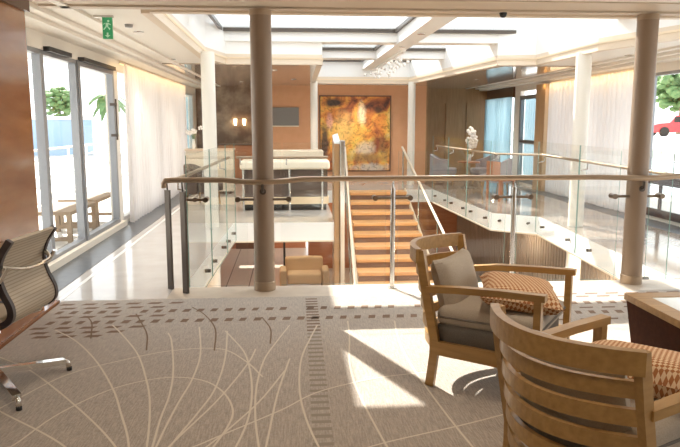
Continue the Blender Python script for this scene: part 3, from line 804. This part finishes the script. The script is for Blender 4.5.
# ------------------------------------------------------------------ far furniture
pt = thing('painting', 'large square abstract painting in yellow, orange and dark red', 'painting', (1.83, 18.955, 1.3))
obj('canvas', B(-.98, .98, -.0, .04, -1.03, 1.03), M['art'], pt)
b = NB()
for a in ((-1.01,-.98,-1.06,1.06),(.98,1.01,-1.06,1.06),(-.98,.98,-1.06,-1.03),(-.98,.98,1.03,1.06)): box(b, a[0], a[1], -.015, .043, a[2], a[3])
obj('picture_frame', b, M['paneldark'], pt)
tv = thing('wall_screen', 'grey wall mounted screen on the orange wall', 'screen', (-.17, 18.96, 1.78))
b = NB(); rbox(b, -.42, .42, -.02, .03, -.25, .25, .006); obj('screen', b, M['tvgrey'], tv)
obj('lower_bar', B(-.42, .42, -.024, .03, -.285, -.252), M['creamtop'], tv)
for x, lab in ((-1.55, 'left one of two wall sconces on the marbled wall'), (-1.3, 'right one of two wall sconces on the marbled wall')):
    s = thing('wall_sconce', lab, 'sconce', (x, 19.5, 1.62), 0, 'sconces on the marbled wall')
    obj('back_plate', B(-.03, .03, -.015, -.0, -.1, .06), M['bronze'], s)
    b = NB(); lathe(b, [(.03,-.08),(.045,.09)], 16, (0,-.06,0)); obj('shade', b, M['lampwarm'], s, smooth=True)
sb = thing('sideboard', 'low red brown sideboard against the marbled wall', 'sideboard', (-1.45, 19.24, 0))
obj('body', B(-.55, .55, -.22, .22, .06, .98), M['redwood'], sb); obj('plinth', B(-.52, .52, -.19, .19, 0, .06), M['black'], sb); obj('top', B(-.57, .57, -.24, .24, .98, 1.01), M['paneldark'], sb)
# bar counter behind the cross gallery balustrade
bc = thing('bar_counter', 'dark fronted bar counter with a thick cream top', 'bar counter', (-.12, 12.6, 0))
b = NB(); rbox(b, -.80, .84, -.35, .35, .76, .92, .04, 3); obj('countertop', b, M['creamtop'], bc)
obj('body', B(-.76, .80, -.25, .3, .25, .76), M['bardark'], bc); obj('footrest', B(-.78, .82, -.30, .32, .12, .25), M['tanfab'], bc); obj('plinth', B(-.74, .78, -.2, .3, .0, .12), M['black'], bc)
for x in (-.74, .10, .70):
    b = NB(); tube(b, [(x,-.31,0),(x,-.31,.80)], .022, 10); obj('leg', b, M['steel'], bc, smooth=True)
bn = thing('sideboard', 'cream topped sideboard standing beyond the bar counter', 'sideboard', (.05, 15.2, 0))
b = NB(); rbox(b, -.75, .68, -.3, .3, .84, 1.0, .02, 2); obj('top', b, M['creamtop'], bn); obj('body', B(-.7, .64, -.25, .25, 0, .84), M['bardark'], bn)
# left gallery: low cream cabinet and armchair
lc = thing('cream_cabinet', 'low cream cabinet on the left gallery before the far window', 'cabinet', (-1.85, 15.6, 0))
obj('body', B(-.5, .55, -.25, .25, .06, .98), M['creamtop'], lc); obj('plinth', B(-.46, .5, -.2, .2, 0, .06), M['paneldark'], lc); obj('top', B(-.52, .57, -.27, .27, .98, 1.02), M['trimbeige'], lc)
fv = thing('flower_vase', 'white flowers in a slim vase on the cream cabinet', 'flowers', (-2.2, 15.6, 1.02))
b = NB(); lathe(b, [(.035,0),(.05,.06),(.03,.2),(.035,.22)], 16); obj('vase', b, M['frost'], fv, smooth=True)
def blossoms(parent, n, c, sp, r=.045):
    for i in range(n):
        p = Vector((c[0]+random.gauss(0, sp[0]), c[1]+random.gauss(0, sp[1]), c[2]+random.uniform(-sp[2], sp[2])))
        b = NB()
        for k in range(5):
            a = 2*PI*k/5+random.random()
            bmesh.ops.create_icosphere(b, subdivisions=1, radius=r*.62, matrix=Matrix.Translation(p+Vector((math.cos(a)*r*.7, -.01, math.sin(a)*r*.7))) @ Matrix.Diagonal((1,.4,1,1)))
        obj('blossom', b, M['petal'], parent, smooth=True)
b = NB()
for k in range(5): tube(b, [(0,0,.1),((k-2)*.02,0,.3),((k-2)*.05,0,.42)], .005, 5)
obj('stem', b, M['leaf'], fv); blossoms(fv, 7, (0,0,.42), (.06,.04,.08))

def tub_chair(loc, rz, label, fab):
    t = thing('tub_chair', label, 'armchair', loc, rz, 'upholstered chairs on the galleries')
    b = NB(); rin, rout = .27, .35; ring = []
    for i in range(17):
        a = PI*(-.62)+PI*1.24*i/16; h = .80-.16*abs(math.cos(PI*i/16))**2 if True else .8
        c, s_ = -math.cos(a), math.sin(a)
        ring.append([b.verts.new((c*r, s_*r, z)) for r, z in ((rin,.25),(rout,.25),(rout,h),(rin,h))])
    for p, q in zip(ring, ring[1:]):
        for k in range(4):
            f = b.faces.new((p[k], p[(k+1)%4], q[(k+1)%4], q[k])); f.smooth = True
    b.faces.new(ring[0]); b.faces.new(ring[-1][::-1])
    obj('backrest', b, fab, t, smooth=True)
    b = NB(); softbox(b, -.24, .34, -.26, .26, .27, .44, .04, .015); obj('seat', b, fab, t, smooth=True)
    for x, y in ((-.2,-.2),(-.2,.2),(.24,-.2),(.24,.2)):
        b = NB(); tube(b, [(x*1.1,y*1.1,0),(x,y,.28)], .02, 8, radii=[.014,.022]); obj('leg', b, M['oak'], t, smooth=True)
    return t
t1 = tub_chair((3.98, 17.3, 0), -.3, 'grey tub chair on the right gallery, left of the orchid', M['greyfab'])
dup(t1, (4.75, 15.2, 0), 2.6, 'grey tub chair on the right gallery, right of the orchid')
dup(t1, (5.1, 17.2, 0), 3.4, 'grey tub chair behind the orchid table')
tub_chair((-1.75, 13.4, 0), -.5, 'dark brown tub chair on the left gallery', M['bardark'])
ot = thing('side_table', 'small round wooden table under the orchid', 'table', (4.42, 16.4, 0))
b = NB(); lathe(b, [(.26,.62),(.28,.63),(.28,.65),(.26,.66)], 28); obj('tabletop', b, M['redwood'], ot, smooth=True)
b = NB(); lathe(b, [(.02,.03),(.03,.62)], 14); obj('pedestal', b, M['bronze'], ot, smooth=True)
b = NB(); lathe(b, [(.17,0),(.17,.015),(.03,.03)], 24); obj('base', b, M['bronze'], ot, smooth=True)
orc = thing('orchid', 'white orchid in a glass vase on the round table', 'orchid', (4.42, 16.4, .66))
b = NB(); lathe(b, [(.05,0),(.06,.02),(.055,.16),(.06,.18)], 18); obj('vase', b, M['frost'], orc, smooth=True)
b = NB(); tube(b, [(0,0,.1),(-.03,0,.35),(.0,0,.55),(.07,0,.66)], .006, 6); tube(b, [(.01,0,.1),(.05,0,.3),(.10,0,.42)], .006, 6); obj('stem', b, M['leaf'], orc)
blossoms(orc, 9, (.04,0,.58), (.075,.03,.20), .075)
wc = thing('wooden_chair', 'small red brown wooden chair behind the right gallery glass', 'chair', (4.35, 13.6, 0), .4)
obj('seat', B(-.22,.22,-.22,.22,.42,.46), M['redwood'], wc)
obj('backrest', B(-.22,-.19,-.2,.2,.46,.82), M['redwood'], wc)
for x in (-.19,.19):
    for y in (-.19,.19): obj('leg', B(x-.018,x+.018,y-.018,y+.018,0,.42), M['redwood'], wc)

# lower deck furniture
la = thing('armchair', 'tan armchair on the deck below', 'armchair', (.33, 17.2, -2.7), 0)
b = NB(); softbox(b, -.5, .5, .15, .38, .2, .80, .06, .02); obj('backrest', b, M['tanfab'], la, smooth=True)
b = NB(); softbox(b, -.44, .44, -.4, .2, .2, .46, .05, .02); obj('seat', b, M['tanfab'], la, smooth=True)
for s in (-1, 1):
    b = NB(); softbox(b, s*.55-.09, s*.55+.09, -.4, .3, .1, .56, .05, .0); obj('armrest', b, M['tanfab'], la, smooth=True)
    for y in (-.35, .3):
        b = NB(); tube(b, [(s*.48,y,0),(s*.48,y,.22)], .02, 8); obj('leg', b, M['paneldark'], la)
ls = thing('wall_screen', 'dark grey screen hanging above the tan armchair on the deck below', 'screen', (-.2, 18.9, -1.3))
obj('screen', B(-.75,.75,-.02,.02,-.42,.42), M['tvgrey'], ls)
obj('back_bracket', B(-.1,.1,.02,.2,-.42,-.3), M['black'], ls)
obj('stand_pole', B(-.03,.03,.03,.09,-1.4,-.4), M['black'], ls)
# ------------------------------------------------------------------ lounge furniture
def armchair(loc, rz, label):
    """local +x is the way the chair faces, y across"""
    t = thing('armchair', label, 'armchair', loc, rz, 'slat backed oak armchairs')
    W, D = .335, .315
    arc = lambda s, bow, x0: [(x0-bow*(1-(u/10)**2)+.0, s*u/10, 0) for u in range(-10, 11)]
    lean = lambda z: -.10*max(0, (z-.28))/.6        # back leans rearwards
    for s in (-1, 1):
        b = NB()
        pts = [(-D-.015,0),( -D+.01,.20),(-D+.01,.30),(-D+lean(.6),.6),(-D+lean(.85),.825)]
        for (xa, za), (xb, zb) in zip(pts, pts[1:]): bar(b, (xa, s*W, za), (xb, s*W, zb+.004), .034, .052, up=(1,0,0))
        obj('back_leg', b, M['oak'], t)
        b = NB(); bar(b, (D+.0, s*(W+.04), 0), (D, s*(W+.04), .625), .05, .04, up=(1,0,0)); obj('front_leg', b, M['oak'], t)
        b = NB(); sweep(b, [(-D-.04, s*W, .60), (-D*.5, s*(W+.03), .625), (.1, s*(W+.035), .64), (D+.04, s*(W+.042), .645)], .055, .038); obj('armrest', b, M['oak'], t)
        b = NB(); bar(b, (-D, s*W, .245), (D, s*(W+.035), .245), .03, .085); obj('side_rail', b, M['oak'], t)
    b = NB(); bar(b, (D, -W-.035, .245), (D, W+.035, .245), .03, .085); obj('front_rail', b, M['oak'], t)
    b = NB(); sweep(b, [(p[0]+lean(.83), p[1], .797) for p in arc(W+.017, .16, -D-.005)], .036, .085); obj('top_rail', b, M['oak'], t)
    for z in (.69, .585, .48, .375, .27):
        b = NB(); sweep(b, [(p[0]+lean(z), p[1], z) for p in arc(W-.005, .155, -D)], .022, .062); obj('slat', b, M['oak'], t)
    b = NB(); softbox(b, -D+.0, D-.03, -W+.025, W-.025, .245, .385, .03, .0); obj('upholstered_base', b, M['basefab'], t, smooth=True)
    b = NB(); softbox(b, -D+.0, D+.0, -W+.03, W-.03, .375, .485, .04, .025); c_ = obj('seat_cushion', b, M['cushion'], t, smooth=True)
    b = NB(); zz = .43
    tube(b, [(-D+.03,-W+.03,zz),(D-.01,-W+.028,zz),(D+.002,-W+.05,zz),(D+.002,W-.05,zz),(D-.01,W-.028,zz),(-D+.03,W-.03,zz)], .007, 6); obj('piping', b, M['basefab'], c_, smooth=True)
    b = NB(); Mx = Matrix.Translation((-.315, .02, .59)) @ Matrix.Rotation(math.radians(74), 4, 'Y')
    cushion(b, .35, .54, .16, Mx, pinch=.10); obj('back_cushion', b, M['cushion'], t, smooth=True)
    pl = obj('lumbar_pillow', pillow_bm(), M['weave'], t, smooth=True)
    pl.location = (.10, .0, .565); pl.rotation_euler = (0, math.radians(7), .35)
    return t
def pillow_bm():
    b = NB(); cushion(b, .48, .58, .16, None, pinch=.10); return b
a1 = armchair((1.30, 3.95, .0135), math.radians(-35), 'oak armchair with taupe cushions facing right, nearer the railing')
a2 = dup(a1, (1.375, 2.55, .0135), math.radians(27), 'oak armchair seen from behind, its slatted curved back towards the viewer')

# cocktail table
tb = thing('cocktail_table', 'dark wood cocktail table with pale glass inset top', 'table', (2.68, 3.29, .011))
b = NB()
vs = [b.verts.new(p) for p in ((-.54,-.58,0),(.54,-.58,0),(.54,.58,0),(-.54,.58,0),(-.60,-.63,.50),(.60,-.63,.50),(.60,.63,.50),(-.60,.63,.50))]
for f in ((0,3,2,1),(4,5,6,7),(0,1,5,4),(1,2,6,5),(2,3,7,6),(3,0,4,7)): b.faces.new([vs[i] for i in f])
obj('base', b, M['tablewood'], tb)
b = NB(); plate(b, [(-.61,-.64),(.61,-.64),(.61,.64),(-.61,.64)], [[(-.5,-.53),(-.5,.53),(.5,.53),(.5,-.53)]], .50, .54); obj('tabletop', b, M['oak'], tb)
obj('glass_inset', B(-.5,.5,-.53,.53,.50,.537), M['frost'], tb)

# wall desk
ds = thing('wall_desk', 'light wood desk ledge on the wood panelled wall', 'desk', (-2.06, 4.0, 0))
b = NB(); box(b, -.9, .02, -1.8, .54, .71, .745); obj('desktop', b, M['oak'], ds)
b = NB(); box(b, -.03, .012, .54, 1.02, .71, .745); obj('ledge', b, M['oak'], ds)
obj('side_panel', B(-.9, -.06, -1.8, -1.76, .009, .71), M['panelwood'], ds)

# office chair
oc = thing('office_chair', 'chrome office chair with ribbed beige mesh at the wall desk', 'office chair', (-1.85, 4.03, .011), PI-.13)
prof = spline([(-.35,.95),(-.29,.86),(-.262,.76),(-.285,.66),(-.325,.57),(-.315,.50),(-.23,.455),(-.05,.44),(.10,.46),(.18,.47),(.21,.44)], 6)
prof = [(p.x, p.y) for p in prof]
def sling(w0, w1, th):
    b = NB(); rows = []
    n = len(prof)
    for i, (x, z) in enumerate(prof):
        a, c = prof[max(i-1,0)], prof[min(i+1,n-1)]
        dx, dz = c[0]-a[0], c[1]-a[1]; l = math.hypot(dx, dz); nx, nz = -dz/l*th/2, dx/l*th/2
        rows.append([b.verts.new((x+nx, w0, z+nz)), b.verts.new((x+nx, w1, z+nz)), b.verts.new((x-nx, w1, z-nz)), b.verts.new((x-nx, w0, z-nz))])
    return b, rows
def strip(i0, i1, w0, w1, th):
    b, rows = sling(w0, w1, th)
    rows2 = rows[i0:i1+1]
    for p, q in zip(rows2, rows2[1:]):
        for k in range(4): b.faces.new((p[k], p[(k+1)%4], q[(k+1)%4], q[k])).smooth = False
    b.faces.new(rows2[0][::-1]); b.faces.new(rows2[-1])
    bmesh.ops.delete(b, geom=[v for v in b.verts if not v.link_faces], context='VERTS')
    return b
n_ = len(prof); cut = 33
obj('backrest', strip(0, cut, -.235, .235, .02), M['mesh'], oc)
obj('seat', strip(cut, n_-1, -.235, .235, .03), M['mesh'], oc)
for s in (-1, 1):
    obj('side_frame', strip(0, n_-1, s*.25-.015, s*.25+.015, .036), M['chairdark'], oc)
    b = NB(); tube(b, spline([(-.335,s*.268,.80),(-.26,s*.27,.70),(-.12,s*.27,.665),(.08,s*.27,.66),(.14,s*.27,.60),(.08,s*.27,.46)], 5), .011, 8); obj('armrest', b, M['chrome'], oc, smooth=True)
b = NB(); tube(b, spline([(-.29,-.245,.80),(-.36,-.15,.775),(-.375,0,.77),(-.36,.15,.775),(-.29,.245,.80)], 5), .012, 8); obj('back_brace', b, M['chrome'], oc, smooth=True)
b = NB(); tube(b, spline([(-.24,-.245,.43),(-.12,-.15,.40),(-.06,0,.39),(-.12,.15,.40),(-.24,.245,.43)], 5), .013, 8); obj('seat_brace', b, M['chrome'], oc, smooth=True)
b = NB(); tube(b, [(-.05,0,.09),(-.05,0,.25)], .028, 14); tube(b, [(-.05,0,.25),(-.05,0,.40)], .02, 12); box(b, -.14, .05, -.06, .06, .385, .43); obj('pedestal', b, M['chrome'], oc, smooth=True)
rzc = PI-.13
for a in (37, -52, 127, 217):
    al = math.radians(a)-rzc; c, s = math.cos(al), math.sin(al); R_ = .44 if a in (37, -52) else .25
    b = NB(); bar(b, (-.05+c*.02, s*.02, .105), (-.05+c*R_*.94, s*R_*.94, .066), .05, .034); tube(b, [(-.05+c*R_*.92, s*R_*.92, .066),(-.05+c*R_*.98, s*R_*.98, .055),(-.05+c*R_, s*R_, .018)], .017, 8)
    l = obj('leg', b, M['chrome'], oc)
    b = NB(); tube(b, [(-.05+c*R_, s*R_, 0),(-.05+c*R_, s*R_, .022)], .017, 10); obj('glide', b, M['black'], l)

# ------------------------------------------------------------------ outside
bm = NB(); box(bm, -6.2, LX-.16, -4, 26, -.4, -.03); struct('floor_deck_left', bm, M['deck'])
bm = NB(); box(bm, -4.2, LX-.13, -4, 26, 2.62, 2.8); struct('sun_block_overhang', bm, M['white'])  # unseen overhang, added to keep sun out of the left windows
bm = NB(); box(bm, RX+.16, 8.6, -4, 26, -.4, -.03); struct('floor_deck_right', bm, M['deck'])
bm = NB(); box(bm, -90, -7.5, -20, 140, -.6, -.4); struct('ground_quay_left', bm, M['quay'])
bm = NB(); box(bm, 12, 90, -20, 140, .4, .7); struct('ground_quay_right', bm, M['quay'])
for x, lab in ((-5.6, 'white open deck railing outside the left windows'), (8.3, 'white open deck railing outside the right window')):
    r = thing('deck_railing', lab, 'railing', (x, 10, -.03))
    for z in (.2, .4, .6, .8):
        b = NB(); tube(b, [(0,-12,z),(0,14,z)], .018, 6); obj('rail', b, M['white'], r)
    b = NB(); box(b, -.06, .06, -12, 14, 1.0, 1.05); obj('top_rail', b, M['bark'] if False else M['winframe'], r)
    for k in range(-8, 10):
        obj('post', B(-.025,.025,k*1.5-.025,k*1.5+.025,0,1.0), M['white'], r)
for (x, y, rz), lab in zip(((-3.25,9.75,0), (-3.3,11.2,0)), ('brown framed deck bench outside the glass door, nearer one', 'brown framed deck bench outside the glass door, farther one')):
    r = thing('deck_bench', lab, 'bench', (x, y, -.03), rz, 'deck benches outside the left windows')
    obj('seat', B(-.3,.3,-.6,.6,.40,.45), M['bark'], r)
    for s in (-1, 1):
        for e in (-1, 1): obj('leg', B(e*.27-.03,e*.27+.03,s*.57-.03,s*.57+.03,0,.40), M['bark'], r)
        obj('foot_rail', B(-.27,.27,s*.57-.025,s*.57+.025,.05,.1), M['bark'], r)
def tree(loc, h, label, palm=False, nl=150, rad=1.3):
    t = thing('palm_tree' if palm else 'leafy_tree', label, 'tree', loc, 0, 'trees on the quay')
    b = NB(); tube(b, [(0,0,0),(.1,0,h*.4),(0,0,h*.8)], .14, 8, radii=[.2,.14,.09]); obj('trunk', b, M['bark'], t, smooth=True)
    b = NB()
    if palm:
        for k in range(16):
            a = 2*PI*k/16+random.random()*.3; el = random.uniform(-.2,.9); L_ = rad*random.uniform(.9,1.3)
            P = [Vector((math.cos(a)*L_*s, math.sin(a)*L_*s, h*.8+L_*(el*s-1.0*s*s))) for s in (0,.25,.5,.75,1)]
            sd = Vector((-math.sin(a), math.cos(a), 0))
            for i in range(4):
                w0, w1 = (.05,.22,.26,.18,.02)[i], (.05,.22,.26,.18,.02)[i+1]
                for sg in (-1, 1):
                    b.faces.new([b.verts.new(v) for v in (P[i], P[i]+sd*sg*w0+Vector((0,0,-.1)), P[i+1]+sd*sg*w1+Vector((0,0,-.1)), P[i+1])])
    else:
        for k in range(nl):
            c = Vector((random.gauss(0,1), random.gauss(0,1), random.gauss(0,1))).normalized()*rad*random.random()**.4; c.z *= .8; c.z += h*.8
            bmesh.ops.create_icosphere(b, subdivisions=1, radius=rad*random.uniform(.12,.22), matrix=Matrix.Translation(c) @ Matrix.Diagonal((1,1,random.uniform(.5,.9),1)))
    obj('crown', b, M['leaf'], t)
    return t
tree((-15.2, 46, -.4), 4.2, 'bushy tree beyond the blue shed outside the left window', rad=1.2)
tree((-11.9, 46, -.4), 4.6, 'palm tree far outside the left glass door', palm=True, rad=1.2)
tree((31.0, 52, .7), 4.6, 'large leafy tree behind the red car', rad=2.2, nl=220)
bh = thing('harbour_shed', 'long blue harbour shed far outside the left window', 'shed', (-15.2, 44, -.4))
obj('body', B(-2.6, 2.4, -1, 1, 0, 2.2), M['hazedblue'], bh); obj('roof', B(-2.7, 2.5, -1.1, 1.1, 2.2, 2.4), M['white'], bh)
cr = thing('car', 'red car parked on the quay outside the right window', 'car', (26.6, 45, .7), 0)
b = NB(); side = [(-2,.25),(-2,.75),(-1.6,.85),(-.9,.92),(-.45,1.4),(.8,1.42),(1.4,.95),(2,.85),(2.05,.3)]
vv = [[b.verts.new((x, y, z)) for x, z in side] for y in (-.8, .8)]
for i in range(len(side)):
    j = (i+1) % len(side); b.faces.new((vv[0][i], vv[0][j], vv[1][j], vv[1][i]))
b.faces.new(vv[0][::-1]); b.faces.new(vv[1]); obj('body', b, M['carred'], cr)
b = NB()
for y in (-.81, .805): box(b, -.6, .9, y-.003, y+.003, .95, 1.32)
obj('side_window', b, M['black'], cr)
for x in (-1.25, 1.3):
    for y in (-.78, .78):
        b = NB(); tube(b, [(x,y-.1,.32),(x,y+.1,.32)], .32, 18); obj('wheel', b, M['black'], cr, smooth=True)

# ------------------------------------------------------------------ light
w = bpy.data.worlds.new('world'); S.world = w; w.use_nodes = True; nt = w.node_tree
bg = nt.nodes['Background']
tc = nt.nodes.new('ShaderNodeTexCoord'); sp = nt.nodes.new('ShaderNodeSeparateXYZ'); cr_ = nt.nodes.new('ShaderNodeValToRGB')
cr_.color_ramp.elements[0].position = 0; cr_.color_ramp.elements[0].color = (.94,.97,1,1)
cr_.color_ramp.elements[1].position = .6; cr_.color_ramp.elements[1].color = (.86,.93,1,1)
nt.links.new(tc.outputs['Generated'], sp.inputs[0]); nt.links.new(sp.outputs['Z'], cr_.inputs[0]); nt.links.new(cr_.outputs[0], bg.inputs[0])
bg.inputs[1].default_value = 2.3

def light(kind, name, loc, energy, col, rot=(0,0,0), **k):
    l = bpy.data.lights.new(name, kind); l.energy = energy; l.color = col
    for a, v in k.items(): setattr(l, a, v)
    o = bpy.data.objects.new(name, l); COL.objects.link(o); o.location = loc; o.rotation_euler = rot; return o
sd = Vector((.40, -1, -.86))
sun = light('SUN', 'sun', (0,0,20), 13.0, (1,.95,.88), angle=math.radians(.8))
sun.rotation_euler = sd.to_track_quat('-Z', 'Y').to_euler()
for x, y, lab in DL:
    near = y < 5
    light('SPOT', 'downlight_and_fill_lamp', (x, y, 2.92 if x == 2.05 else CZ-.04), 220 if x == 2.05 else 95 if not near else 50, (1,.95,.88) if x == 2.05 else (1,.87,.72), (0,0,0), spot_size=math.radians(125), spot_blend=.8, shadow_soft_size=.05)  # spots under the skylight beam and in the lounge are added fill
# curtain coves
light('AREA', 'cove_lamp', (LX+.2, 13.6, 2.48), 9, (1,.62,.25), (0, math.radians(25), 0), shape='RECTANGLE', size=.05, size_y=6.4)
light('AREA', 'cove_lamp', (RX-.2, 13.4, 2.48), 8, (1,.62,.25), (0, math.radians(-25), 0), shape='RECTANGLE', size=.05, size_y=4.2)
# lower deck lamps under the galleries
for x, y in ((-1.8,9),(-.3,13.5),(-.3,17.5),(2.0,18.3),(4.5,9.5),(4.4,13),(2.0,7.0)):
    light('POINT', 'lower_deck_lamp', (x, y, -.45) if not (y == 7.0) else (x, 5.9, -.45), 45, (1,.80,.58), shadow_soft_size=.08)

S.view_settings.view_transform = 'Standard'; S.view_settings.look = 'None'
S.view_settings.gamma = 1; S.view_settings.use_curve_mapping = False
S.view_settings.exposure = 0.15
S.cycles.use_denoising = True
S.cycles.max_bounces = 10; S.cycles.transparent_max_bounces = 32; S.cycles.diffuse_bounces = 5; S.cycles.glossy_bounces = 4
S.cycles.sample_clamp_indirect = 6
